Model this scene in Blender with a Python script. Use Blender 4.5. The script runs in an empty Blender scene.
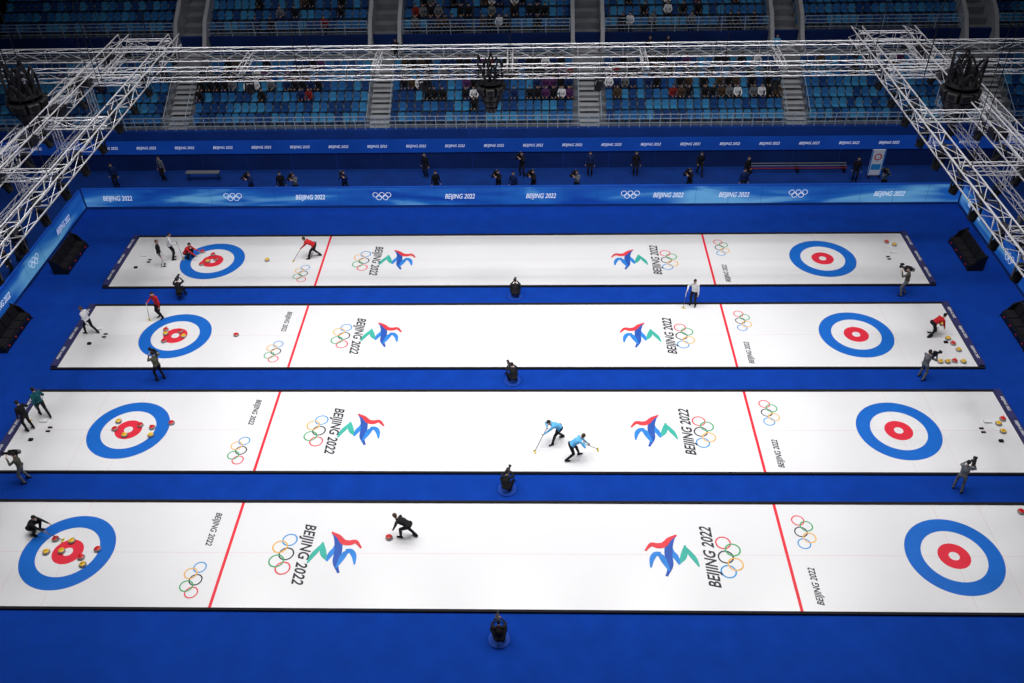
import bpy, bmesh, math, random
import numpy as np
from mathutils import Vector, Matrix
random.seed(7)
scene=bpy.context.scene
COL=scene.collection
scene.view_settings.view_transform='Standard'
scene.view_settings.look='None'

# ---------------------------------------------------------------- materials
def mat(name,col,rough=.6,metal=0.,spec=.4,noise=0.,nscale=6.,emit=0.,bump=0.):
    m=bpy.data.materials.new(name); m.use_nodes=True
    nt=m.node_tree; b=nt.nodes['Principled BSDF']
    b.inputs['Base Color'].default_value=(*col,1)
    b.inputs['Roughness'].default_value=rough
    b.inputs['Metallic'].default_value=metal
    b.inputs['Specular IOR Level'].default_value=spec
    if noise or bump:
        tc=nt.nodes.new('ShaderNodeTexCoord'); n=nt.nodes.new('ShaderNodeTexNoise')
        n.inputs['Scale'].default_value=nscale; n.inputs['Detail'].default_value=4
        nt.links.new(tc.outputs['Object'],n.inputs['Vector'])
        if noise:
            r=nt.nodes.new('ShaderNodeValToRGB')
            r.color_ramp.elements[0].position=.3; r.color_ramp.elements[1].position=.7
            r.color_ramp.elements[0].color=(*[c*(1-noise) for c in col],1)
            r.color_ramp.elements[1].color=(*[min(1,c*(1+noise)) for c in col],1)
            nt.links.new(n.outputs['Fac'],r.inputs['Fac']); nt.links.new(r.outputs[0],b.inputs['Base Color'])
            if emit: nt.links.new(r.outputs[0],b.inputs['Emission Color'])
        if bump:
            bp=nt.nodes.new('ShaderNodeBump'); bp.inputs['Strength'].default_value=bump
            nt.links.new(n.outputs['Fac'],bp.inputs['Height']); nt.links.new(bp.outputs[0],b.inputs['Normal'])
    if emit:
        b.inputs['Emission Color'].default_value=(*col,1); b.inputs['Emission Strength'].default_value=emit
    return m
def srgb(r,g,b):
    return tuple(((c/255)/12.92 if c/255<=.04045 else ((c/255+.055)/1.055)**2.4) for c in (r,g,b))

M={}
M['ice']=mat('ice_surface',(.80,.80,.825),.24,0,.5,.02,.25)
M['carpet']=mat('blue_carpet_felt',(.003,.042,.32),.9,0,.1,.10,1.2)
M['dimcarpet']=mat('blue_carpet_dimmed',(.004,.036,.22),.8,0,.2,.15,.8)  # blue carpet again, weaker light outside the boards put into a darker colour
M['blackfoam']=mat('black_foam',(.01,.01,.014),.8,0,.2,.1,3)
M['endfoam']=mat('navy_foam_bumper',(.03,.03,.12),.7,0,.3,.2,2)
M['ringblue']=mat('house_blue_paint',srgb(24,104,200),.4,0,.3,.03,2)
M['ringred']=mat('house_red_paint',srgb(222,46,66),.4,0,.3,.03,2)
M['hogred']=mat('hog_line_red',srgb(232,40,58),.4,0,.3,.03,2)
M['pinkline']=mat('centre_line_faint',(.72,.62,.64),.4,0,.3,.03,2)
M['inkblack']=mat('ink_black',srgb(40,40,48),.5,0,.3,.03,2)
M['o_blue']=mat('olympic_blue',srgb(50,150,215),.5,0,.3,.03,2)
M['o_yellow']=mat('olympic_yellow',srgb(232,180,90),.5,0,.3,.03,2)
M['o_green']=mat('olympic_green',srgb(60,165,105),.5,0,.3,.03,2)
M['o_red']=mat('olympic_red',srgb(226,70,80),.5,0,.3,.03,2)
M['teal']=mat('emblem_teal',srgb(60,175,160),.5,0,.3,.1,2)
M['eblue']=mat('emblem_blue',srgb(45,130,215),.5,0,.3,.1,2)
M['enavy']=mat('emblem_royal_blue',srgb(40,85,175),.5,0,.3,.1,2)
M['ered']=mat('emblem_red',srgb(220,60,70),.5,0,.3,.1,2)
M['eyellow']=mat('emblem_yellow',srgb(236,180,80),.5,0,.3,.1,2)
M['white']=mat('white_print',(.8,.82,.85),.5,0,.3,.03,2)
M['ledwhite']=mat('white_led_lettering',(.8,.84,.9),.5,0,.3,.03,2,emit=.45)
M['concrete']=mat('grey_concrete',(.20,.21,.24),.85,0,.2,.15,1.5,bump=.1)
M['stair']=mat('light_grey_stair_concrete',(.40,.41,.44),.85,0,.2,.12,1.5)
M['standwall']=mat('blue_stand_wall',(.008,.05,.28),.6,0,.3,.15,.6)
M['standwall2']=mat('bright_blue_ribbon',(.008,.07,.42),.5,0,.3,.15,.4,emit=.2)
M['navywall']=mat('navy_fabric_wall',(.006,.026,.14),.8,0,.2,.2,.5)
M['darkwall']=mat('dark_hall_wall',(.03,.035,.05),.9,0,.1,.2,.3)
M['seatA']=mat('seat_plastic_blue',(.025,.15,.40),.5,0,.3,.08,2)
M['seatB']=mat('seat_plastic_light_blue',(.045,.25,.50),.5,0,.3,.08,2)
M['seatC']=mat('seat_plastic_navy',(.012,.06,.22),.5,0,.3,.08,2)
M['rail']=mat('pale_blue_rail',(.40,.50,.60),.4,.1,.5,.05,4)
M['alu']=mat('truss_aluminium',(.56,.56,.59),.42,.4,.5,.06,5)
M['blackmetal']=mat('black_metal',(.012,.012,.014),.45,.3,.4,.1,5)
M['lens']=mat('lens_glass',(.02,.03,.06),.08,0,.8,.1,5)
M['granite']=mat('stone_granite',(.30,.26,.25),.35,0,.5,.35,60)
M['stonered']=mat('stone_handle_red',srgb(225,35,35),.35,0,.5,.05,9)
M['stoneyel']=mat('stone_handle_yellow',srgb(245,200,45),.35,0,.5,.05,9)
M['stoneband']=mat('stone_striking_band',(.42,.38,.36),.5,0,.4,.2,40)
M['skin']=mat('skin',(.62,.38,.28),.55,0,.3,.06,8)
M['eye']=mat('eye_dark',(.02,.015,.01),.2,0,.5,.1,8)
M['mouth']=mat('lips',(.40,.14,.12),.5,0,.3,.1,8)
M['hairblack']=mat('hair_black',(.012,.010,.009),.6,0,.3,.2,30)
M['hairbrown']=mat('hair_brown',(.09,.05,.025),.6,0,.3,.2,30)
M['redled']=mat('red_indicator',(.9,.03,.02),.4,0,.4,.05,5,emit=.6)
M['bluemat']=mat('blue_equipment_cover',(.006,.06,.42),.7,0,.3,.1,2)
M['broom_shaft']=mat('broom_shaft_carbon',(.05,.05,.06),.3,0,.5,.1,8)
M['broom_pad']=mat('broom_pad_yellow',srgb(230,200,60),.6,0,.3,.1,8)
for n,c in dict(cblack=(.012,.012,.015),cwhite=(.80,.80,.82),cred=(.60,.02,.025),cgrey=(.16,.17,.18),colive=(.095,.095,.065),
    clblue=(.13,.47,.82),cteal=(.01,.10,.12),cnavy=(.012,.03,.12),cpurple=(.10,.03,.12),cbrown=(.08,.05,.03),cdred=(.25,.02,.02)).items():
    M[n]=mat('cloth_'+n,c,.8,0,.2,.12,14)

def board_mat():
    m=bpy.data.materials.new('led_board_blue_gradient'); m.use_nodes=True; nt=m.node_tree; b=nt.nodes['Principled BSDF']
    tc=nt.nodes.new('ShaderNodeTexCoord'); mp=nt.nodes.new('ShaderNodeMapping'); mp.inputs['Scale'].default_value=(.10,.10,.55)
    n=nt.nodes.new('ShaderNodeTexNoise'); n.inputs['Scale'].default_value=1.4; n.inputs['Detail'].default_value=2; n.inputs['Distortion'].default_value=.6
    r=nt.nodes.new('ShaderNodeValToRGB'); r.color_ramp.elements[0].position=.38; r.color_ramp.elements[1].position=.66
    r.color_ramp.elements[0].color=(*srgb(18,70,165),1); r.color_ramp.elements[1].color=(*srgb(110,180,225),1)
    e=r.color_ramp.elements.new(.54); e.color=(*srgb(34,106,190),1)
    nt.links.new(tc.outputs['Object'],mp.inputs[0]); nt.links.new(mp.outputs[0],n.inputs['Vector']); nt.links.new(n.outputs['Fac'],r.inputs['Fac'])
    nt.links.new(r.outputs[0],b.inputs['Base Color']); nt.links.new(r.outputs[0],b.inputs['Emission Color']); b.inputs['Emission Strength'].default_value=.35
    b.inputs['Roughness'].default_value=.5
    return m
M['board']=board_mat()

# ---------------------------------------------------------------- mesh helpers
class MB:
    def __init__(s): s.v=[];s.f=[];s.m=[];s.mats=[]
    def mi(s,k):
        if k not in s.mats: s.mats.append(k)
        return s.mats.index(k)
    def add(s,V,F,k):
        o=len(s.v); s.v+= [tuple(x) for x in V]; i=s.mi(k)
        for f in F: s.f.append(tuple(a+o for a in f)); s.m.append(i)
    def box(s,lo,hi,k,mx=None):
        x0,y0,z0=lo;x1,y1,z1=hi
        V=[Vector(p) for p in ((x0,y0,z0),(x1,y0,z0),(x1,y1,z0),(x0,y1,z0),(x0,y0,z1),(x1,y0,z1),(x1,y1,z1),(x0,y1,z1))]
        if mx is not None: V=[mx@p for p in V]
        s.add(V,[(0,3,2,1),(4,5,6,7),(0,1,5,4),(1,2,6,5),(2,3,7,6),(3,0,4,7)],k)
    def rbox(s,lo,hi,k,bev=.02,mx=None):
        bm=bmesh.new(); bmesh.ops.create_cube(bm,size=1)
        c=[(a+b)/2 for a,b in zip(lo,hi)]; d=[abs(b-a) for a,b in zip(lo,hi)]
        for v in bm.verts: v.co=Vector((v.co.x*d[0]+c[0],v.co.y*d[1]+c[1],v.co.z*d[2]+c[2]))
        bmesh.ops.bevel(bm,geom=bm.edges[:],offset=min(bev,min(d)*.45),segments=2,affect='EDGES',profile=.5)
        bm.verts.ensure_lookup_table(); bm.verts.index_update()
        V=[(mx@v.co if mx is not None else v.co.copy()) for v in bm.verts]; F=[tuple(v.index for v in f.verts) for f in bm.faces]
        s.add(V,F,k); bm.free()
    def cyl(s,a,b,ra,rb,k,n=8,cap=True):
        a=Vector(a);b=Vector(b);d=(b-a)
        if d.length<1e-6: return
        d.normalize(); u=d.orthogonal().normalized(); w=d.cross(u); V=[]
        for p,r in ((a,ra),(b,rb)):
            for i in range(n):
                t=2*math.pi*i/n; V.append(p+u*(r*math.cos(t))+w*(r*math.sin(t)))
        F=[(i,(i+1)%n,n+(i+1)%n,n+i) for i in range(n)]
        if cap: F+=[tuple(range(n-1,-1,-1)),tuple(range(n,2*n))]
        s.add(V,F,k)
    def rings(s,R,k):
        n=len(R[0]); V=[p for r in R for p in r]; F=[]
        for j in range(len(R)-1):
            for i in range(n): F.append((j*n+i,j*n+(i+1)%n,(j+1)*n+(i+1)%n,(j+1)*n+i))
        F+=[tuple(range(n-1,-1,-1)),tuple(range((len(R)-1)*n,len(R)*n))]
        s.add(V,F,k)
    def capsule(s,a,b,ra,rb,k,n=12):
        a=Vector(a);b=Vector(b);d=(b-a); L=d.length
        d=d.normalized() if L>1e-6 else Vector((0,0,1)); u=d.orthogonal().normalized(); w=d.cross(u); R=[]
        def ring(c,r): return [c+u*(r*math.cos(2*math.pi*i/n))+w*(r*math.sin(2*math.pi*i/n)) for i in range(n)]
        for t in (-80,-50,-22): R.append(ring(a+d*(ra*math.sin(math.radians(t))),ra*math.cos(math.radians(t))))
        R.append(ring(a,ra)); R.append(ring(b,rb))
        for t in (22,50,80): R.append(ring(b+d*(rb*math.sin(math.radians(t))),rb*math.cos(math.radians(t))))
        s.rings(R,k)
    def ell(s,c,ax,k,n=16,m=9):
        c=Vector(c); X,Y,Z=[Vector(a) for a in ax]; R=[]
        for j in range(m):
            t=math.radians(-84+168*j/(m-1))
            R.append([c+Z*math.sin(t)+(X*math.cos(2*math.pi*i/n)+Y*math.sin(2*math.pi*i/n))*math.cos(t) for i in range(n)])
        s.rings(R,k)
    def build(s,name,parent=None,smooth=False,loc=None,rot=0.):
        me=bpy.data.meshes.new(name); me.from_pydata(s.v,[],s.f)
        for k in s.mats: me.materials.append(M[k])
        me.polygons.foreach_set('material_index',s.m)
        if smooth: me.polygons.foreach_set('use_smooth',[True]*len(s.f))
        me.update()
        ob=bpy.data.objects.new(name,me); COL.objects.link(ob)
        if parent: ob.parent=parent
        if loc: ob.location=loc
        ob.rotation_euler[2]=rot
        return ob
def empty(name,loc=(0,0,0),rot=0.,parent=None):
    e=bpy.data.objects.new(name,None); e.empty_display_size=.3; COL.objects.link(e); e.location=loc; e.rotation_euler[2]=rot
    if parent: e.parent=parent
    return e
def inst(name,me,parent=None,loc=(0,0,0),rot=0.,scale=1.):
    o=bpy.data.objects.new(name,me); COL.objects.link(o); o.location=loc; o.rotation_euler[2]=rot; o.scale=(scale,)*3
    if parent: o.parent=parent
    return o

_tc={}
def text_geo(body,size,shear=.25,bold=.02):
    key=(body,size,shear,bold)
    if key in _tc: return _tc[key]
    c=bpy.data.curves.new('tmp','FONT'); c.body=body; c.size=1; c.shear=shear; c.offset=bold; c.align_x='CENTER'; c.align_y='CENTER'; c.resolution_u=3
    o=bpy.data.objects.new('tmp',c); COL.objects.link(o)
    dg=bpy.context.evaluated_depsgraph_get(); me=o.evaluated_get(dg).to_mesh()
    V=[v.co.copy()*size for v in me.vertices]; F=[tuple(p.vertices) for p in me.polygons]
    o.evaluated_get(dg).to_mesh_clear(); bpy.data.objects.remove(o); bpy.data.curves.remove(c)
    _tc[key]=(V,F); return V,F
def put_text(mb,body,size,origin,right,up,k,shear=.25,bold=.02,width=None):
    V,F=text_geo(body,size,shear,bold); right=Vector(right);up=Vector(up);origin=Vector(origin); s=1
    if width:
        w=max(v.x for v in V)-min(v.x for v in V); s=width/w
    mb.add([origin+right*(v.x*s)+up*v.y for v in V],F,k)
def annulus(mb,c,right,up,r0,r1,k,n=40):
    c=Vector(c);right=Vector(right);up=Vector(up); V=[];F=[]
    for i in range(n):
        t=2*math.pi*i/n; d=right*math.cos(t)+up*math.sin(t); V+= [c+d*r0,c+d*r1]
    for i in range(n):
        j=(i+1)%n; F.append((2*i,2*i+1,2*j+1,2*j))
    mb.add(V,F,k)
def olympic(mb,c,right,up,W,mono=None,th=.12):
    c=Vector(c);right=Vector(right);up=Vector(up);nrm=right.cross(up); r=W/6.4; th=r*th*1.6
    for i,(a,b,k) in enumerate(((-2.2,.52,'o_blue'),(0,.52,'inkblack'),(2.2,.52,'o_red'),(-1.1,-.52,'o_yellow'),(1.1,-.52,'o_green'))):
        annulus(mb,c+right*(a*r)+up*(b*r)+nrm*(.0006*i),right,up,r-th,r,mono or k,28)
def ribbon(mb,pts,w,origin,sx,k,z=0.,mir=1,tip=.25):
    P=[np.array((p[0]*mir,p[1]),float) for p in pts]; P=[2*P[0]-P[1]]+P+[2*P[-1]-P[-2]]; C=[]
    for i in range(1,len(P)-2):
        for t in np.linspace(0,1,8,endpoint=False):
            p0,p1,p2,p3=P[i-1:i+3]
            C.append(.5*((2*p1)+(-p0+p2)*t+(2*p0-5*p1+4*p2-p3)*t*t+(-p0+3*p1-3*p2+p3)*t**3))
    C.append(P[-2]); V=[];F=[];n=len(C)
    for i,c in enumerate(C):
        d=C[min(i+1,n-1)]-C[max(i-1,0)]; d=d/(np.linalg.norm(d)+1e-9); q=np.array((-d[1],d[0])); ww=w*(tip+(1-tip)*math.sin(math.pi*min(max(i/(n-1),.04),.96)))
        for sg in (1,-1):
            a=c+q*ww*sg; V.append((origin[0]+a[0]*sx,origin[1]+a[1]*sx,origin[2]+z+.00002*i))
    F=[(2*i,2*i+1,2*i+3,2*i+2) for i in range(n-1)]
    mb.add(V,F,k)

# ---------------------------------------------------------------- hall shell
b=MB(); b.box((-52,-46,-.30),(52,50,-.02),'dimcarpet'); b.build('floor')
b=MB(); b.box((-26.95,-14,-.02),(26.95,26.6,0),'carpet'); b.build('blue_carpet')
b=MB(); b.box((-52,49.5,-.02),(52,50,34),'darkwall'); b.build('wall_back')
b=MB(); b.box((-52,-46,-.02),(-51.5,49.5,34),'darkwall'); b.build('wall_left')
b=MB(); b.box((51.5,-46,-.02),(52,49.5,34),'darkwall'); b.build('wall_right')
b=MB(); b.box((-51.5,-46,-.02),(51.5,-45.5,34),'darkwall'); b.build('wall_front')
b=MB(); b.box((-52,-46,34),(52,50,34.3),'darkwall'); b.build('ceiling')

# ---------------------------------------------------------------- curling sheets
SW=2.58; HL=22.5; TEE=17.375; HOG=10.975
# emblem: a folded ribbon flowing teal -> blue -> navy, with a red streak at the head
EMB=[([(-1,-.55),(-.88,-.2),(-.72,.1),(-.55,.45)],.11,'teal'),
     ([(-.58,.48),(-.52,.15),(-.42,-.15),(-.22,-.42)],.13,'teal'),
     ([(-.26,-.45),(-.16,-.1),(-.02,.15),(.0,.6)],.13,'eblue'),
     ([(-.25,.95),(-.08,.75),(.05,.45),(.12,.0),(.10,-.5),(.3,-1.0)],.16,'enavy'),
     ([(.16,-.75),(.3,-.35),(.42,-.05),(.62,.05)],.12,'eblue'),
     ([(.4,.12),(.62,.05),(.78,-.2),(.86,-.6)],.11,'eblue'),
     ([(-.3,.98),(.0,.78),(.25,.5),(.5,.45),(.75,.5),(1.0,.2)],.13,'ered')]
for i in range(4):
    y=6.9*i; root=empty('curling_sheet',(0,y,0))
    z=.03
    b=MB(); b.box((-HL,-SW,0),(HL,SW,z),'ice'); b.build('ice',root)
    b=MB()
    for sgn in (-1,1): b.box((-HL-.28,sgn*(SW+.05)-.055,0),(HL+.28,sgn*(SW+.05)+.055,.09),'blackfoam')
    for sgn in (-1,1):
        b.box((sgn*(HL+.14)-.14,-SW,0),(sgn*(HL+.14)+.14,SW,.20),'endfoam')
        for q in (-1.6,0,1.6):
            put_text(b,'BEIJING 2022',.17,(sgn*(HL+.14),q,.203),(0,-sgn,0),(sgn,0,0),'white')
    b.build('foam_bumper',root)
    b=MB(); e=z+.0015
    b.box((-HL+.2,-.012,z),(HL-.2,.012,e),'pinkline')
    for sx in (-1,1):
        b.box((sx*TEE-.012,-SW,z),(sx*TEE+.012,SW,e),'pinkline')
        b.box((sx*(TEE+1.84)-.012,-SW,z),(sx*(TEE+1.84)+.012,SW,e),'pinkline')
        b.box((sx*HOG-.06,-SW,z),(sx*HOG+.06,SW,e+.0005),'hogred')
        c=(sx*TEE,0,e+.001)
        annulus(b,c,(1,0,0),(0,1,0),1.22,1.83,'ringblue',72); annulus(b,c,(1,0,0),(0,1,0),.20,.61,'ringred',48)
    b.build('house_rings_and_lines',root)
    b=MB(); e=z+.004; bd=.022
    R,U=(0,-1,0),(1,0,0)
    olympic(b,(-8.78,-.05,e),R,U,2.0); put_text(b,'BEIJING 2022',.64,(-7.93,0,e),R,U,'inkblack',.3,bd,width=2.95)
    for j,(pts,w,k) in enumerate(EMB): ribbon(b,pts,w,(-6.7,.05,e),1.0,k,.0015*j)
    put_text(b,'BEIJING 2022',.36,(-11.85,1.2,e),R,U,'inkblack',.3,bd,width=1.7); olympic(b,(-12.0,-1.3,e),R,U,1.7)
    R,U=(0,1,0),(-1,0,0)
    olympic(b,(8.75,-.1,e),R,U,2.0); put_text(b,'BEIJING 2022',.64,(8.0,-.1,e),R,U,'inkblack',.3,bd,width=2.95)
    for j,(pts,w,k) in enumerate(EMB): ribbon(b,pts,w,(6.5,-.02,e),1.0,k,.0015*j,-1)
    put_text(b,'BEIJING 2022',.36,(11.75,-1.45,e),R,U,'inkblack',.3,bd,width=1.7); olympic(b,(11.9,1.15,e),R,U,1.7)
    b.build('ice_logos',root)
    b=MB()
    for sx in (-1,1):
        for sy in (-1,1):
            b.rbox((sx*21.05-.1,sy*.12-.05,z),(sx*21.05+.1,sy*.12+.05,z+.05),'blackfoam',.02)
        b.rbox((sx*21.5-.2,.45,z),(sx*21.5+.15,.62,z+.09),'white',.02); b.rbox((sx*21.6-.1,-.75,z),(sx*21.6+.1,-.6,z+.08),'blackfoam',.02)
    b.build('hacks',root)

# ---------------------------------------------------------------- stones
def stone_mesh(hk):
    b=MB(); prof=[(.03,0),(.09,.004),(.128,.02),(.143,.045),(.145,.058),(.143,.072),(.128,.098),(.11,.110),(.10,.114)]
    n=24
    b.rings([[Vector((r*math.cos(2*math.pi*i/n),r*math.sin(2*math.pi*i/n),h)) for i in range(n)] for r,h in prof],'granite')
    b.rings([[Vector((r*math.cos(2*math.pi*i/n),r*math.sin(2*math.pi*i/n),h)) for i in range(n)] for r,h in ((.1452,.048),(.1458,.05),(.1458,.068),(.1452,.07))],'stoneband')
    b.rings([[Vector((r*math.cos(2*math.pi*i/n),r*math.sin(2*math.pi*i/n),h)) for i in range(n)] for r,h in ((.112,.109),(.112,.118),(.10,.126),(.02,.129))],hk)
    P=[(-.06,0,.124),(-.055,0,.15),(-.035,0,.172),(0,0,.178),(.05,0,.176),(.095,0,.172)]
    for a,c in zip(P,P[1:]): b.capsule(a,c,.016,.016,hk,8)
    o=b.build('tmpstone',smooth=True); me=o.data; bpy.data.objects.remove(o); return me
SR,SY=stone_mesh('stonered'),stone_mesh('stoneyel')
stones=[(-18.1,.6,0),(-17.4,.5,1),(-16.2,.1,0),(-17.6,0,1),(-18.2,-.05,1),(-16.7,-.3,0),(-16.5,-.65,1),(-4.65,.75,0),
(-18,7.4,1),(-16.3,7.0,0),(-15.5,7.3,0),(-18,6.9,0),(-17.4,6.5,1),(-16.2,6.5,1),(-16.9,7.15,0),
(-18,14.25,0),(-17.9,13.9,1),(-17.8,13.3,0),(-14.2,13.8,0),(-16.9,13.7,1),(-17.2,14.1,0),
(-17.5,21.3,0),(-17.6,20.6,1),(-18.2,21.6,0),(-14.2,20.7,1),(-17.2,20.8,0),(-17.9,20.3,0),
(21.9,7.3,1),(22.2,7.6,0),(21.9,6.8,1),(21.4,22.3,0),(21.75,22.0,1),(20.8,2.2,0),
(20.8,11.6,1),(21.15,11.6,1),(21.5,11.65,0),(21.9,11.6,1),(21.8,13.4,1),(21.9,13.0,0),(21.9,14.6,1),(22.0,12.5,1)]
for x,y,c in stones: inst('curling_stone',SY if c else SR,None,(x,y,.0305),random.uniform(0,6.28))

# ---------------------------------------------------------------- advertising boards
def board_run(length,texts):
    b=MB(); b.box((-length/2,0,-.02),(length/2,.12,1.35),'board'); b.box((-length/2,-.01,1.35),(length/2,.13,1.40),'standwall2'); b.box((-length/2,-.015,-.02),(length/2,.0,.14),'standwall')
    n=int(length/2)
    for i in range(n+1):
        x=-length/2+i*length/n; b.box((x-.006,-.004,.14),(x+.006,0,1.35),'standwall')
        b.cyl((x,.12,1.1),(x,.7,0),.025,.025,'blackmetal',6)
    for x,t in texts:
        if t=='r': olympic(b,(x,-.012,.78),(1,0,0),(0,0,1),1.15,mono='ledwhite',th=.13)
        else: put_text(b,'BEIJING 2022',.46,(x,-.012,.72),(1,0,0),(0,0,1),'ledwhite',.28,.012,width=1.85)
    return b
b=board_run(54,[(-24.9,'t'),(-17.6,'r'),(-12.8,'t'),(-8.3,'r'),(-3.5,'t'),(1.5,'t'),(7,'r'),(9.3,'t'),(13.3,'t'),(17.2,'r'),(22.7,'t')])
b.build('advertising_board',loc=(0,26.7,0))
tx=[(-17,'t'),(-12,'r'),(-7,'t'),(-2,'r'),(3,'t'),(8,'t'),(12,'r'),(16,'t')]
b=board_run(38,tx); b.build('advertising_board',loc=(-27.05,7.6,0),rot=math.radians(90))
b=board_run(38,tx); b.build('advertising_board',loc=(27.05,7.6,0),rot=math.radians(-90))

# ---------------------------------------------------------------- grandstands
def seat_tpl():
    b=MB(); b.box((-.21,-.20,.38),(.21,.18,.43),'s'); mx=Matrix.Translation((0,.2,.42))@Matrix.Rotation(math.radians(-12),4,'X')
    b.box((-.21,-.02,0),(.21,.03,.40),'s',mx); b.box((-.04,-.02,0),(.04,.2,.38),'s'); return b
ST=seat_tpl()
NL,TL,RL=6,.80,.38; NU,TU,RU=8,.80,.45
def stand(name,half,aisles):
    root=empty(name)
    b=MB(); H0=2.7
    b.box((-half,0,-.02),(half,.3,1.2),'navywall'); b.box((-half,-.06,1.2),(half,.3,2.15),'standwall2'); b.box((-half,-.03,2.15),(half,.3,H0+.1),'standwall')
    n=int(2*half/2.55)
    for i in range(n): put_text(b,'BEIJING 2022',.26,(-half+1.3+i*2.55,-.07,1.66),(1,0,0),(0,0,1),'ledwhite',.28,.0,width=1.3)
    for i in range(int(2*half/3)): b.box((-half+i*3-.02,-.012,0),(-half+i*3+.02,0,1.2),'standwall')
    b.build('front_wall',root)
    b=MB(); y0=.3
    for k in range(NL): b.box((-half,y0+k*TL,-.02),(half,y0+(k+1)*TL,H0+k*RL),'concrete')
    yw=y0+NL*TL; hw=H0+NL*RL
    b.box((-half,yw,-.02),(half,yw+1.7,hw),'concrete')
    for a in aisles:
        for k in range(NL): 
            if k: b.box((a-.65,y0+k*TL-.38,H0+k*RL-RL/2),(a+.65,y0+k*TL+.02,H0+k*RL-RL/2+.01),'stair')
            b.box((a-.65,y0+k*TL,H0+k*RL),(a+.65,y0+(k+1)*TL-.03,H0+k*RL+.012),'stair')
        b.box((a-.65,y0+NL*TL-.38,hw-RL-.02),(a+.65,y0+NL*TL,hw-RL/2),'stair')
    yu=yw+1.7; hu=hw+1.5
    b.box((-half,yu,-.02),(half,yu+.25,hu),'navywall')
    for k in range(NU): b.box((-half,yu+.25+k*TU,-.02),(half,yu+.25+(k+1)*TU,hu-.1+k*RU),'concrete')
    for a in aisles:
        for k in range(NU+2):
            b.box((a-.85,yu-.9+k*TU,hw),(a+.85,yu-.9+(k+1)*TU+.01,hw+.35+k*(RU*1.06)),'stair')
        for sg in (-1,1):
            x=a+sg*1.0; V=[]
            for xx in (x-.13,x+.13): V+=[(xx,yu-.95,hw),(xx,yu-.95,hw+1.05),(xx,yu+.3,hu+1.0),(xx,yu+.25+NU*TU,hu+.9+NU*RU),(xx,yu+.25+NU*TU,hw)]
            b.add(V,[(0,1,2,3,4),(9,8,7,6,5),(0,5,6,1),(1,6,7,2),(2,7,8,3),(3,8,9,4),(4,9,5,0)],'stair')
    b.build('terrace',root)
    b=MB(); tv=np.array(ST.v)
    def row(y,h):
        x=-half+.4
        while x<half-.3:
            if all(abs(x-a)>.95 for a in aisles):
                r=random.random(); k='seatB' if r<.30 else ('seatA' if r<.72 else 'seatC')
                b.add([(p[0]+x,p[1]+y,p[2]+h) for p in tv],ST.f,k)
            x+=.52
    for k in range(NL): row(y0+k*TL+.45,H0+k*RL)
    for k in range(NU): row(yu+.25+k*TU+.45,hu-.1+k*RU)
    b.build('seat_rows',root)
    b=MB()
    def rail(xa,xb,y,z,h=.95,step=1.3,bars=4):
        nn=max(1,int((xb-xa)/step))
        for j in range(nn+1):
            xx=xa+(xb-xa)*j/nn; b.box((xx-.022,y-.022,z),(xx+.022,y+.022,z+h),'rail')
        for j in range(bars):
            zz=z+h*(j+1)/bars; b.box((xa,y-.018,zz-.02),(xb,y+.018,zz+.02),'rail')
    rail(-half,half,.12,H0+.1,.85,.65,3)
    edges=[-half]+list(aisles)+[half]
    for i in range(len(edges)-1):
        xa=edges[i]+(1.0 if i else 0); xb=edges[i+1]-(1.0 if i<len(edges)-2 else 0)
        if xb-xa<1: continue
        rail(xa,xb,yw+.05,hw,1.0,1.5,3)
        rail(xa+.2,xb-.2,yu+.12,hu,.95,1.5,4)
        rail(xa+.2,xb-.2,yu-.75,hw,1.0,1.5,2)
    for a in aisles:
        for sg in (-1,1):
            xx=a+sg*.72
            for k in range(NL): b.cyl((xx,y0+k*TL+.1,H0+k*RL),(xx,y0+k*TL+.1,H0+k*RL+.85),.02,.02,'rail',6)
            b.cyl((xx,y0+.1,H0+.85),(xx,y0+(NL-1)*TL+.1,H0+(NL-1)*RL+.85),.022,.022,'rail',6)
    b.build('railings',root)
    return root,(y0,H0,yw,hw,yu,hu)
AIS=[-35.7,-22.3,-9.0,4.7,18.0,30.8]
root,SD=stand('grandstand',36,AIS[1:]); root.location=(0,31.7,0)
r2_,_=stand('grandstand',28,[-20,-7,6,19]); r2_.location=(-36,3.5,0); r2_.rotation_euler[2]=math.radians(90)
r3_,_=stand('grandstand',28,[-19,-6,7,20]); r3_.location=(36,3.5,0); r3_.rotation_euler[2]=math.radians(-90)
y0,H0,yw,hw,yu,hu=SD

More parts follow.
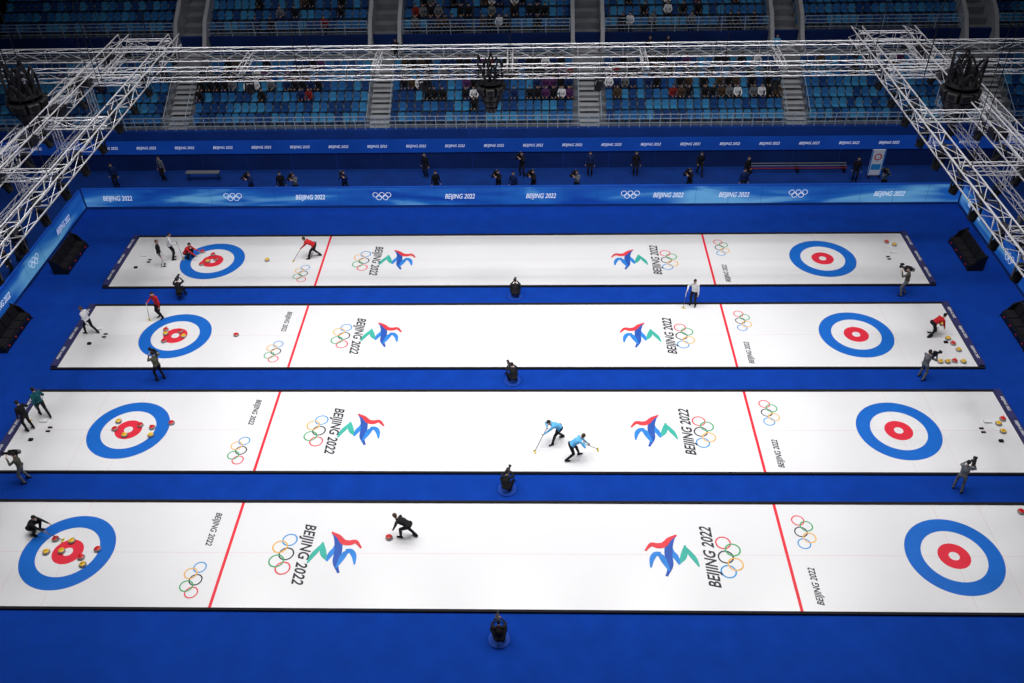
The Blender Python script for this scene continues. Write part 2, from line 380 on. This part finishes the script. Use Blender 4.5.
# ---------------------------------------------------------------- trusses
def truss(mb,a,b_,up,w,h,step=.9,r=.03):
    a=Vector(a);b_=Vector(b_);d=(b_-a);L=d.length;d.normalize();up=Vector(up);s=d.cross(up).normalized()
    cor=[s*(w/2)*i+up*(h/2)*j for i,j in ((-1,-1),(1,-1),(1,1),(-1,1))]
    for c in cor: mb.cyl(a+c,b_+c,r,r,'alu',6)
    n=max(1,int(round(L/step)))
    for k in range(n):
        p=a+d*(L*k/n); q=a+d*(L*(k+1)/n)
        for i in range(4):
            c1,c2=cor[i],cor[(i+1)%4]
            if k%2: c1,c2=c2,c1
            mb.cyl(p+c1,q+c2,r*.5,r*.5,'alu',5,False)
            if k%2==0: mb.cyl(p+c1,p+c2,r*.5,r*.5,'alu',5,False)
def lamp(mb,p,tilt=0,k='blackmetal'):
    p=Vector(p); mb.box(p+Vector((-.16,-.1,-.12)),p+Vector((.16,.1,0)),k)
    for s in (-1,1): mb.box(p+Vector((s*.19-.02,-.05,-.5)),p+Vector((s*.19+.02,.05,-.05)),k)
    d=Vector((math.sin(tilt),0,-math.cos(tilt))); c=p+Vector((0,0,-.45)); mb.cyl(c-d*.2,c+d*.22,.13,.17,k,12); mb.cyl(c+d*.221,c+d*.235,.14,.14,'lens',12)
for sgn in (-1,1):
    root=empty('lighting_truss'); b=MB()
    X1,X2,X3=sgn*17.3,sgn*19.9,sgn*21.6
    truss(b,(X1,-6,12),(X1,23.2,12),(0,0,1),.55,.55,1.1)
    truss(b,(X2,-6,12),(X2,23.2,12),(0,0,1),.55,.55,1.1)
    truss(b,(X3,-6,11.2),(X3,22,11.2),(0,0,1),.4,.4,1.1,.024)
    for k in range(7):
        y=-5+k*4.6; truss(b,(X1,y,12),(X2,y,12),(0,0,1),.3,.4,.8,.022)
    for k in range(7): 
        y=-4+k*4.2; truss(b,(X2,y,11.7),(X3,y,11.2),(0,0,1),.25,.25,.8,.018)
        truss(b,(X3,y,11.2),(X3,y,8.9),(0,1,0),.3,.3,.8,.018)
    truss(b,(X3,-4,8.9),(X3,21.2,8.9),(0,0,1),.3,.3,1.1,.02)
    for k in range(10): b.cyl((X1+sgn*1.3*(k%2),-4+k*3,12.3),(X1+sgn*1.3*(k%2),-4+k*3,33.8),.015,.015,'blackmetal',5)
    b.build('lattice',root)
    b=MB()
    for k in range(15):
        lamp(b,(X1,-5+k*1.95,11.7),sgn*-.35); lamp(b,(X2,-4.4+k*1.95,11.7),sgn*-.5)
        b.rbox((X1-.12,-5.3+k*1.95,11.9),(X1+.12,-4.9+k*1.95,12.1),'blackmetal',.03)
    for k in range(9):
        lamp(b,(X3,-4+k*2.9,8.75),sgn*-.5); b.rbox((X2-.3,-3.5+k*3.,11.8),(X2+.3,-2.9+k*3.,12.15),'blackmetal',.04)
    for k in range(12):
        for xo,dr in ((.4,.5),(.0,.25),(-2.0,.4)):
            ya=-5+k*2.3; P=[Vector((X2+sgn*xo,ya+t*2.3,11.85-dr*math.sin(math.pi*t))) for t in (0,.25,.5,.75,1)]
            for p,q in zip(P,P[1:]): b.cyl(p,q,.03,.03,'blackmetal',5)
    b.build('stage_lights',root)
root=empty('lighting_truss'); b=MB()
truss(b,(-34,18.6,12),(34,18.6,12),(0,0,1),.5,.5,1.1,.026)
truss(b,(-34,21.1,12),(34,21.1,12),(0,0,1),.5,.5,1.1,.026)
for k in range(11): x=-32+k*6.4; truss(b,(x,18.6,12),(x,21.1,12),(0,0,1),.25,.3,.8,.02)
for x in (-30,-20,-10,0,10,20,30):
    for yy in (18.6,21.1): b.cyl((x,yy,12.2),(x,yy,33.8),.015,.015,'blackmetal',5)
b.build('lattice',root)
b=MB()
for k in range(8): lamp(b,(-29+k*8.3,18.6,11.7),random.uniform(-.4,.4))
b.cyl((-34,18.4,12.05),(34,18.4,12.05),.04,.04,'blackmetal',6); b.cyl((-34,21.0,11.9),(34,21.0,11.9),.05,.05,'blackmetal',6)
b.build('stage_lights',root)
def cluster(x,y,z,s=1.):
    root=empty('hanging_speaker_cluster',(x,y,z)); root.scale=(s,)*3; b=MB()
    b.cyl((0,0,1.0),(0,0,0),.06,.06,'blackmetal',8); b.cyl((0,0,.05),(0,0,.12),.60,.60,'blackmetal',20)
    for i in range(8):
        mx=Matrix.Rotation(i*math.pi/4,4,'Z')@Matrix.Translation((.5,0,-.25))@Matrix.Rotation(math.radians(14),4,'Y')
        for j in range(4): 
            m2=mx@Matrix.Translation((-.07*j,0,-.36*j))@Matrix.Rotation(math.radians(7*j),4,'Y')
            b.rbox((-.16,-.2,-.16),(.16,.2,.16),'blackmetal',.03,m2); b.cyl(m2@Vector((.165,0,0)),m2@Vector((.175,0,0)),.12,.12,'blackfoam',12)
    for i in range(14):
        t=i*.45; P=[Vector(((.35+.2*(i%2))*math.cos(t+q*.3),(.35+.2*(i%2))*math.sin(t+q*.3),.1+(.5+.3*(i%3))*math.sin(math.pi*q/4))) for q in range(5)]
        for p,q in zip(P,P[1:]): b.cyl(p,q,.045,.045,'blackfoam',5)
    b.build('speaker_array',root)
cluster(-.9,18.6,11.5,1.05); cluster(-21.2,14.9,12.6,1.25); cluster(19.4,14.9,12.7,1.2)

# ---------------------------------------------------------------- people
def ik(a,t,l1,l2,pole):
    d=t-a; L=max(.05,min(d.length,(l1+l2)*.998)); d.normalize(); t=a+d*L
    x=(l1*l1-l2*l2+L*L)/(2*L); h=math.sqrt(max(0,l1*l1-x*x)); p=(pole-d*pole.dot(d)).normalized()
    return a+d*x+p*h,t
POSE={}
def make_pose(name,hip=(0,0,.93),lean=3,feet=((-.11,0),(.11,0)),foot_z=(.09,.09),toe=((-.15,1),(.15,1)),hands=((-.30,.06,.80),(.30,.06,.80)),
              head=0,kp=((-.1,1,0),(.1,1,0)),ep=((-.6,-1,-.2),(.6,-1,-.2)),grip=False):
    V=Vector; H=V(hip); la=math.radians(lean); u=V((0,math.sin(la),math.cos(la))); fr=V((0,math.cos(la),-math.sin(la))); X=V((1,0,0))
    la2=math.radians(lean*1.12); u2=V((0,math.sin(la2),math.cos(la2)))
    C=H+u*.28; N=C+u2*.24; ht=math.radians(lean*.45+head); hu_=V((0,math.sin(ht),math.cos(ht))); hf=V((0,math.cos(ht),-math.sin(ht)))
    HC=N+hu_*.175+hf*.025
    b=MB(); seg=[]
    def cap(a,c,ra,rb,l): b.capsule(a,c,ra,rb,'x'); seg.append((np.array(a),np.array(c),(ra+rb)/2,l))
    b.ell(H+u*.01,(X*.172,fr*.125,u*.135),'x'); b.ell(H+u*.14,(X*.168,fr*.122,u*.17),'x'); b.ell(C+u2*.02,(X*.182,fr*.132,u2*.21),'x')
    seg.append((np.array(H-u*.04-X*.08),np.array(H-u*.04+X*.08),.13,1)); seg.append((np.array(H+u*.17),np.array(C+u2*.15),.15,0))
    sl,sr=N-u2*.055-X*.175,N-u2*.055+X*.175
    cap(sl,sr,.070,.070,0); cap(N-u2*.04,N+hu_*.08,.062,.054,2)
    cap(N-u2*.045,N+u2*.015,.078,.070,0)
    b.ell(HC+hu_*.02,(X*.077,hf*.097,hu_*.105),'x'); b.ell(HC-hu_*.055+hf*.022,(X*.056,hf*.068,hu_*.066),'x')
    b.capsule(HC+hf*.085+hu_*.01,HC+hf*.103-hu_*.022,.010,.015,'x')
    for s in (-1,1): b.ell(HC+X*(s*.078)-hf*.005,(X*.014,hf*.022,hu_*.032),'x')
    b.ell(HC+hu_*.04-hf*.016,(X*.085,hf*.098,hu_*.098),'x')
    for i,s in enumerate((-1,1)):
        hj=H+X*(s*.092)-u*.02; ft=V((feet[i][0],feet[i][1],foot_z[i])); kn,an=ik(hj,ft,.44,.43,V(kp[i]))
        cap(hj,kn,.097,.070,1); cap(kn,an,.068,.052,1); mid=kn.lerp(an,.3); 
        back=(kn-hj.lerp(an,.5)); back=-(back.normalized() if back.length>1e-4 else V((0,1,0)))
        b.ell(mid+back*.018,(X*.058,V((0,.060,0)),(an-kn).normalized()*.12),'x')
        b.ell(hj+u*.02-fr*.03,(X*.09,fr*.10,u*.10),'x')
        td=V((toe[i][0],toe[i][1],0)).normalized(); tz=-.045
        heel=an-td*.05+V((0,0,tz)); tp=an+td*.155+V((0,0,tz-.008)); cap(heel,tp,.044,.036,4); cap(an,heel+V((0,0,.01)),.042,.042,4); cap(an+V((0,0,-.01)),tp.lerp(heel,.35),.044,.04,4)
    hd=[]
    for i,s in enumerate((-1,1)):
        sj=sl if i==0 else sr; el_,wr=ik(sj,V(hands[i]),.29,.26,V(ep[i]))
        cap(sj,el_,.064,.051,0); cap(el_,wr,.050,.036,0); d=(wr-el_).normalized()
        if grip: d=(d+V((0,0,-.1))).normalized()
        side=d.cross(V((-s,0,0))); side=side.normalized() if side.length>.2 else V((0,1,0)); pn=side.cross(d).normalized()
        if pn.x*s>0: pn=-pn
        side=pn.cross(d).normalized()
        if side.y<0: side=-side
        pc=wr+d*.05; b.ell(pc,(side*.042,pn*.019,d*.055),'x'); seg.append((np.array(wr+d*.01),np.array(wr+d*.09),.03,2)); hd.append((wr,d,side,pn))
    M.setdefault('x',M['skin'])
    ob=b.build('tmp_body'); md=ob.modifiers.new('r','REMESH'); md.mode='VOXEL'; md.voxel_size=.018
    sm=ob.modifiers.new('s','SMOOTH'); sm.factor=.5; sm.iterations=3
    dg=bpy.context.evaluated_depsgraph_get(); ev=ob.evaluated_get(dg).to_mesh()
    VV=[v.co.copy() for v in ev.vertices]; FF=[tuple(p.vertices) for p in ev.polygons]
    bpy.data.objects.remove(ob)
    A=np.array(VV); cen=np.array([A[list(f)].mean(0) for f in FF]); best=np.full(len(FF),9.); lab=np.zeros(len(FF),int)
    for p,q,r,l in seg:
        d=q-p; L2=d@d; t=np.clip(((cen-p)@d)/L2,0,1) if L2>1e-9 else np.zeros(len(cen)); D=np.linalg.norm(cen-(p+t[:,None]*d),axis=1)-r
        m_=D<best; best[m_]=D[m_]; lab[m_]=l
    # clean jacket hem: straight cut across the trunk just below the waist
    rh=cen-np.array(H); hh=rh@np.array(u); trunk=(np.abs(rh[:,0])<.2)&(np.abs(rh@np.array(fr))<.17)&(hh>-.02)&(hh<.2)&(lab<2)
    lab[trunk&(hh>=.03)&(np.abs(rh@np.array(fr))<.145)]=0
    hc=np.array(HC); rel=cen-hc; dist=np.linalg.norm(rel,axis=1); up_=rel@np.array(hu_); fo=rel@np.array(hf)
    hm=dist<.165; hm&=(up_>-.12); lab[hm]=2
    hair=hm&((up_>.062)|((fo<-.012)&(up_>-.055)&(np.abs(rel[:,0])<.09)&~((np.abs(rel[:,0])>.078)&(fo>-.03)&(up_<.03))))
    lab[hair]=3
    out=MB(); keys=['c0','c1','c2','c3','c4','c5','c6']
    for k in keys: out.mi(k)
    out.v=[tuple(v) for v in VV]; out.f=FF; out.m=[int(l) for l in lab]
    for s in (-1,1):
        e=HC+hf*.088+hu_*.012+X*(s*.032); out.ell(e,(X*.014,hf*.008,hu_*.008),'c5',8,5)
    out.ell(HC+hf*.088-hu_*.058,(X*.026,hf*.007,hu_*.007),'c6',8,5)
    for wr,d,side,pn in hd:
        cur=.95 if grip else .35
        for j,(off,ln) in enumerate(((.030,.072),(.010,.080),(-.010,.075),(-.029,.058))):
            p=wr+d*.09+side*off; dd=d.copy(); 
            for q in range(3):
                rt=Matrix.Rotation(cur*(.6 if q==0 else .8),3,side); nd=rt@dd
                if (nd-dd).dot(pn)<0: nd=Matrix.Rotation(-cur*(.6 if q==0 else .8),3,side)@dd
                dd=nd; l=ln*(.45,.32,.23)[q]; out.capsule(p,p+dd*l,.0095-.001*q,.0088-.001*q,'c2',6); p=p+dd*l
        p=wr+d*.035+side*.036; dd=(d*.6+side*.7+pn*.35).normalized()
        for q in range(2): out.capsule(p,p+dd*.036,.0115-.001*q,.010-.001*q,'c2',6); p=p+dd*.036; dd=(d*.85+side*.2+pn*.4).normalized()
    for k in keys: M.setdefault(k,M['skin'])
    ob=out.build('tmp',smooth=True); me=ob.data; bpy.data.objects.remove(ob); me.name='person_'+name; POSE[name]=me
make_pose('stand')
make_pose('stand_hold',lean=6,feet=((-.14,.02),(.13,-.04)),hands=((-.26,.12,.84),(.28,.33,1.10)),head=12,grip=True)
make_pose('walk',hip=(0,0,.90),lean=8,feet=((-.09,.30),(.10,-.32)),foot_z=(.09,.13),hands=((-.28,-.20,.86),(.28,.28,.95)),head=5)
make_pose('sweep',hip=(0,-.28,.84),lean=52,feet=((-.16,.12),(.15,-.50)),foot_z=(.09,.11),hands=((-.07,.50,.70),(.10,.28,.92)),head=5,grip=True,ep=((-.8,-.3,.4),(.8,-.5,.5)))
make_pose('bend',hip=(0,-.22,.78),lean=68,feet=((-.13,.14),(.15,-.40)),foot_z=(.09,.10),hands=((-.16,.45,.36),(.18,.42,.42)),head=-6,ep=((-.8,-.5,.2),(.8,-.5,.2)))
make_pose('crouch',hip=(0,-.22,.36),lean=34,feet=((-.15,.05),(.15,-.08)),foot_z=(.09,.11),hands=((-.20,.48,.42),(.20,.50,.36)),head=5,kp=((-.35,1,.3),(.35,1,.3)))
make_pose('crouch_cam',hip=(0,-.22,.38),lean=22,feet=((-.17,.05),(.17,-.08)),foot_z=(.09,.11),hands=((-.10,.40,.74),(.12,.38,.76)),head=12,kp=((-.45,1,.2),(.45,1,.2)),ep=((-.8,-.2,-.6),(.8,-.2,-.6)),grip=True)
make_pose('cam',lean=2,feet=((-.17,.06),(.16,-.06)),hands=((-.04,.34,1.40),(.20,.32,1.46)),ep=((-.7,0,-1),(.8,0,-1)),grip=True)
make_pose('seat',hip=(0,-.18,.50),lean=4,feet=((-.12,.27),(.13,.24)),hands=((-.16,.20,.62),(.15,.22,.62)),head=6,ep=((-.8,-.6,0),(.8,-.6,0)))
make_pose('seat_cam',hip=(0,-.18,.50),lean=14,feet=((-.20,.27),(.20,.24)),hands=((-.10,.40,.98),(.12,.38,1.0)),head=8,ep=((-.8,-.2,-.6),(.8,-.2,-.6)),grip=True)
VAR={}
def person_mesh(pose,top,pants,hair='hairblack',shoe='cblack'):
    key=(pose,top,pants,hair,shoe)
    if key not in VAR:
        me=POSE[pose].copy()
        for i,k in enumerate((top,pants,'skin',hair,shoe,'eye','mouth')): me.materials[i]=M[k]
        VAR[key]=me
    return VAR[key]
def broom(mb,a,c):
    a=Vector(a);c=Vector(c); mb.cyl(a+Vector((0,0,.05)),c,.015,.013,'broom_shaft',8); mb.cyl(a.lerp(c,.55),a.lerp(c,.85),.017,.017,'cwhite',8)
    mb.rbox(a+Vector((-.11,-.035,.02)),a+Vector((.11,.035,.055)),'broom_pad',.012); mb.rbox(a+Vector((-.10,-.03,0)),a+Vector((.10,.03,.022)),'cwhite',.008)
    mb.cyl(a+Vector((0,0,.045)),a+Vector((0,0,.08)),.03,.018,'blackmetal',8)
def shoulder_cam(mb,o,s=1.):
    T=Matrix.Translation(o)@Matrix.Scale(s,4)
    mb.rbox((-.07,-.22,-.09),(.07,.18,.10),'blackmetal',.02,T); mb.cyl(T@Vector((0,.18,.0)),T@Vector((0,.36,0)),.05*s,.058*s,'blackmetal',14); mb.rbox((-.08,.36,-.06),(.08,.44,.06),'blackmetal',.015,T)
    mb.cyl(T@Vector((0,.441,0)),T@Vector((0,.445,0)),.045*s,.045*s,'lens',14); mb.rbox((-.14,.02,.05),(-.07,.16,.10),'blackmetal',.01,T); mb.rbox((-.02,-.15,.13),(.02,.13,.155),'blackmetal',.01,T)
    for yy in (-.13,.11): mb.box((-.015,yy-.015,.09),(.015,yy+.015,.14),'blackmetal',T)
    mb.rbox((-.06,-.32,-.08),(.06,-.22,.08),'cgrey',.01,T)
def tripod(mb,x,y,h,sp=.42):
    for k in range(3):
        t=k*2.094+.5; mb.cyl((x,y,h),(x+sp*math.cos(t),y+sp*math.sin(t),0.01),.02,.016,'blackmetal',6)
    mb.cyl((x,y,h-.06),(x,y,h+.05),.05,.06,'blackmetal',10)
def person(name,pose,x,y,head,top,pants,hair='hairblack',shoe='cblack',prop=None,z=0.,parent=None,scale=1.):
    e=empty(name,(x,y,z),math.radians(head),parent); e.scale=(scale,)*3
    inst('body',person_mesh(pose,top,pants,hair,shoe),e,(0,0,.055 if prop=='lowcam' else 0))
    if prop=='broom':
        b=MB()
        if pose=='sweep': broom(b,(-.30,1.0,0),(.18,.13,1.08))
        elif pose=='stand_hold': broom(b,(.33,.50,0),(.29,.38,1.30))
        elif pose=='crouch': broom(b,(.30,1.25,0),(.22,.35,.50))
        elif pose=='walk': broom(b,(.32,.95,.06),(.31,.05,1.10))
        else: broom(b,(.25,.9,0),(.2,.35,.6))
        b.build('broom',e)
    if prop=='cam': b=MB(); shoulder_cam(b,(.19,.12,1.56)); b.build('video_camera',e)
    if prop=='photo':
        b=MB(); shoulder_cam(b,(0,.42,1.02 if pose=='seat_cam' else 1.45),.7); b.build('photo_camera',e)
    if pose in('seat','seat_cam') and prop in ('photo','stool'):
        b=MB(); b.cyl((0,-.2,.36),(0,-.2,.41),.17,.17,'blackmetal',16)
        for k in range(3): t=k*2.094; b.cyl((0,-.2,.37),(.2*math.cos(t),-.2+.2*math.sin(t),.0),.015,.015,'blackmetal',6)
        b.build('stool',e)
    if prop=='lowcam':
        b=MB(); tripod(b,0,.46,.62,.3); shoulder_cam(b,(0,.42,.78),.8); b.build('tripod_camera',e)
        b=MB(); b.rings([[Vector((r*math.cos(i*.2618),r*math.sin(i*.2618)+.02,h)) for i in range(24)] for r,h in ((.42,0),(.42,.04),(.40,.055),(.1,.056))],'bluemat'); b.build('round_mat',e)
    return e
I=.031
person('curler','stand',-20.1,20.2,-70,'cblack','cwhite','hairbrown',z=I)
person('curler','stand_hold',-19.7,20.9,-60,'cwhite','cblack',prop='broom',z=I)
person('curler','crouch',-18.75,21.0,-100,'cred','cblack',z=I)
person('curler','sweep',-11.7,21.0,95,'cred','cblack',prop='broom',z=I)
person('curler','stand_hold',9.5,16.3,150,'cwhite','cblack',prop='broom',z=I)
person('curler','walk',-21.8,14.0,75,'cwhite','cblack','hairbrown',prop='broom',z=I)
person('curler','stand_hold',-18.6,15.35,150,'cred','cblack',prop='broom',z=I)
person('curler','bend',21.2,13.8,-70,'cred','cblack',z=I)
person('curler','stand_hold',-21.9,6.9,60,'cblack','cblack',prop='broom',z=I)
person('curler','walk',-21.6,7.8,50,'cteal','cblack',prop='broom',z=I)
person('curler','sweep',2.0,6.15,110,'clblue','cblack',prop='broom',z=I)
person('curler','sweep',3.0,5.2,-80,'clblue','cblack','hairbrown',prop='broom',z=I)
person('curler','crouch',-19.0,.95,-95,'cblack','cblack',prop='broom',z=I)
person('curler','bend',-4.0,.85,70,'cblack','cblack','hairbrown',z=I)
person('camera_operator','cam',20.75,17.2,60,'colive','cgrey',prop='cam')
person('camera_operator','cam',-17.0,10.4,55,'colive','cblack',prop='cam')
person('camera_operator','cam',19.5,10.45,-60,'cgrey','cgrey',prop='cam')
person('camera_operator','cam',-20.7,3.8,100,'colive','cgrey',prop='cam')
person('camera_operator','cam',18.7,3.4,-30,'cgrey','cgrey',prop='cam')
person('camera_operator','seat_cam',-18.1,17.2,10,'cblack','cblack',prop='photo')
for x,y,h in ((.1,17.15,0),(.1,10.25,20),(0,3.35,-10),(-.1,-3.8,5)):
    person('camera_operator','crouch_cam',x,y,h,'cblack','cblack',prop='lowcam',scale=.95)
TOPS=['cblack','cnavy','cblack','cgrey','cnavy','cblack','cblack','cblack']
def bx(px): return (px-515)/15.9
k=0
for px,yy,po in ((248,28.1,'cam'),(278,28.2,'stand'),(293,28.0,'cam'),(342,28.3,'cam'),(434,28.2,'stand'),(420,30.6,'stand'),(497,28.2,'cam'),(520,30.6,'cam'),(512,28.0,'stand'),(532,28.2,'cam'),
                 (575,28.1,'cam'),(590,30.6,'stand'),(637,30.6,'stand'),(687,28.2,'cam'),(703,30.6,'walk'),(748,29.8,'stand'),(740,28.2,'stand'),(857,29.6,'stand'),(878,28.2,'cam'),(100,29.5,'stand'),(145,30.4,'stand')):
    k+=1; person('photographer' if po=='cam' else 'staff_member',po,bx(px),yy,random.uniform(140,220),TOPS[k%8] if px!=145 else 'cgrey','cblack',prop='cam' if po=='cam' else None,z=-.02)
for x,y,po,h in ((-28.2,17.7,'seat',-90),(-28.5,19.4,'stand',-80),(-28.2,20.4,'seat',-90),(-29,22.2,'stand',-100),(-28.3,16.3,'seat',-90),(28.3,20.9,'stand',90),(28.2,18.7,'seat',90),(28.4,17.5,'seat',90),(28.6,22.5,'stand',80),(-28.4,13.5,'stand',-90)):
    person('staff_member',po,x,y,h,TOPS[int(abs(y*3))%8],'cblack',prop='stool' if po=='seat' else None,z=-.02)

root=empty('spectator_crowd'); cols=['cblack','cnavy','cblack','cgrey','cblack','cblack','cnavy','cblack','cwhite','cblack','cpurple','cblack','cbrown','cwhite','cnavy','cgrey','cblack','cdred','cbrown','cblack']
def spect(x,k,upper=False):
    if upper: Y=31.7+yu+.25+k*TU+.45; Z=hu-.1+k*RU
    else: Y=31.7+y0+k*TL+.45; Z=H0+k*RL
    inst('spectator',person_mesh('seat',random.choice(cols),random.choice(['cblack','cnavy','cblack'])),root,(x,Y-.16,Z),math.radians(180+random.uniform(-15,15)),.98)
def seatx(x): return -36+.4+.52*round((x+36-.4)/.52)
for xa,xb,rows,pr in ((-21.3,-12.5,(2,3,4,5),.6),(-8,3.6,(2,3,4),.6),(-8,3.6,(5,),.8),(6,17,(3,4,5),.65),(6,17,(2,),.45),(-6,0,(1,),.35),(19.5,29.5,(4,5),.2),(-30,-23.5,(3,4),.2)):
    for r in rows:
        x=xa
        while x<xb:
            xs=seatx(x)
            if random.random()<pr and all(abs(xs-a)>1 for a in AIS): spect(xs,r)
            x+=.52
for xa,xb,rows,pr in ((-7,2,(0,1,2),.5),(7,16,(0,1,2),.25),(-20,-11,(0,1,2),.25)):
    for r in rows:
        x=xa
        while x<xb:
            xs=seatx(x)
            if random.random()<pr: spect(xs,r,True)
            x+=.52
for x in (-8.2,8.8,10.0,17.2): person('steward','stand',x,31.7+yw+.5,180,random.choice(['cblack','clblue']),'cblack',z=hw+.002)

# ---------------------------------------------------------------- benches, signs
def bench(x,y,rot,L=2.9):
    b=MB(); b.rbox((-L/2,-.35,0),(L/2,.45,.34),'blackmetal',.03)
    n=4
    for i in range(n):
        xa=-L/2+i*L/n; b.rbox((xa+.03,-.30,.34),(xa+L/n-.03,.2,.42),'blackfoam',.03)
        mx=Matrix.Translation((xa+L/n/2,.25,.38))@Matrix.Rotation(math.radians(-14),4,'X'); b.rbox((-L/n/2+.03,-.05,0),(L/n/2-.03,.06,.62),'blackfoam',.04,mx)
        b.box((xa+L/n/2-.03,-.36,.18),(xa+L/n/2+.03,-.352,.22),'redled')
    for s in (-1,1): 
        xx=s*L/2; b.add([(xx-.03,-.4,0),(xx-.03,.5,0),(xx-.03,.55,1.0),(xx-.03,.1,.8),(xx+.03,-.4,0),(xx+.03,.5,0),(xx+.03,.55,1.0),(xx+.03,.1,.8)],[(0,3,2,1),(4,5,6,7),(0,1,5,4),(1,2,6,5),(2,3,7,6),(3,0,4,7)],'blackmetal')
    b.build('coach_bench',loc=(x,y,0),rot=math.radians(rot))
bench(-25.6,20.9,90); bench(-25.9,13.9,90); bench(25.3,20.9,-90); bench(25.5,13.9,-90)
b=MB(); b.rbox((-.42,-.04,.1),(.42,.04,1.9),'white',.02); b.box((-.43,-.045,.1),(-.35,-.041,1.9),'eblue'); b.box((.35,-.045,.1),(.43,-.041,1.9),'eblue'); annulus(b,(0,-.045,1.4),(1,0,0),(0,0,1),.16,.24,'ered'); b.box((-.3,-.046,.5),(.3,-.042,.9),'o_blue')
for s in (-1,1): b.box((s*.35-.03,-.3,-.02),(s*.35+.03,.3,.1),'blackmetal')
b.build('sign_stand',loc=(22.9,30.2,0))
b=MB()
for i in range(3): b.rbox((-3.2,-.25+i*.25,.28+.05*i),(3.2,-.17+i*.25,.34+.05*i),('cdred','cgrey','cgrey')[i],.02)
for x in (-3.0,0,3.0): b.box((x-.05,-.3,-.02),(x+.05,.4,.28),'blackmetal')
b.build('barrier_rail_stack',loc=(18.2,31.0,0))
b=MB(); b.rbox((-1.1,-.2,.55),(1.1,.2,.62),'cgrey',.02)
for x in (-1.0,1.0):
    for yy in (-.15,.15): b.box((x-.02,yy-.02,-.02),(x+.02,yy+.02,.55),'blackmetal')
b.build('folding_table',loc=(-20.6,30.3,0))

# ---------------------------------------------------------------- lights
def flood_or_fill(x,y,z,power,sx,sy,spread=120,col=(1,.985,.97)):
    root=empty('arena_flood_or_fill',(x,y,z))
    b=MB(); b.rbox((-sx/2-.1,-sy/2-.1,.02),(sx/2+.1,sy/2+.1,.35),'blackmetal',.05)
    for s in (-1,1): b.cyl((s*sx*.4,0,.3),(s*sx*.4,0,1.2),.03,.03,'blackmetal',6)
    b.build('housing',root)
    l=bpy.data.lights.new('lamp','AREA'); l.shape='RECTANGLE'; l.size=sx; l.size_y=sy; l.energy=power; l.spread=math.radians(spread); l.color=col
    o=bpy.data.objects.new('lamp',l); COL.objects.link(o); o.parent=root
for x in (-20,-10,0,10,20):
    for y,pw in ((1,570),(9,620),(18,670)): flood_or_fill(x,y,31,pw,6,1.5,105)
for x in (-24,-8,8,24): flood_or_fill(x,35,26,190,5,1.5,130)  # fill lights with housings, added over the stands to brighten them
w=bpy.data.worlds.new('hall_ambient'); scene.world=w; w.use_nodes=True; w.node_tree.nodes['Background'].inputs[0].default_value=(.35,.42,.6,1); w.node_tree.nodes['Background'].inputs[1].default_value=.05

# ---------------------------------------------------------------- camera
cx,cy,cz,pi_,ya,ro,f=[1.29435,-22.46396,28.80119,0.67754,-0.03616,-0.02439,907.5646]
fw=Vector((math.sin(ya)*math.cos(pi_),math.cos(ya)*math.cos(pi_),-math.sin(pi_)))
r=Vector((math.cos(ya),-math.sin(ya),0)); u=r.cross(fw)
R2=r*math.cos(ro)+u*math.sin(ro); U2=-r*math.sin(ro)+u*math.cos(ro)
cd=bpy.data.cameras.new('camera'); cd.lens=f/1024*36; cd.sensor_width=36; cd.clip_end=300
co=bpy.data.objects.new('camera',cd); COL.objects.link(co)
mw=Matrix(((R2.x,U2.x,-fw.x,cx),(R2.y,U2.y,-fw.y,cy),(R2.z,U2.z,-fw.z,cz),(0,0,0,1))); co.matrix_world=mw
scene.camera=co
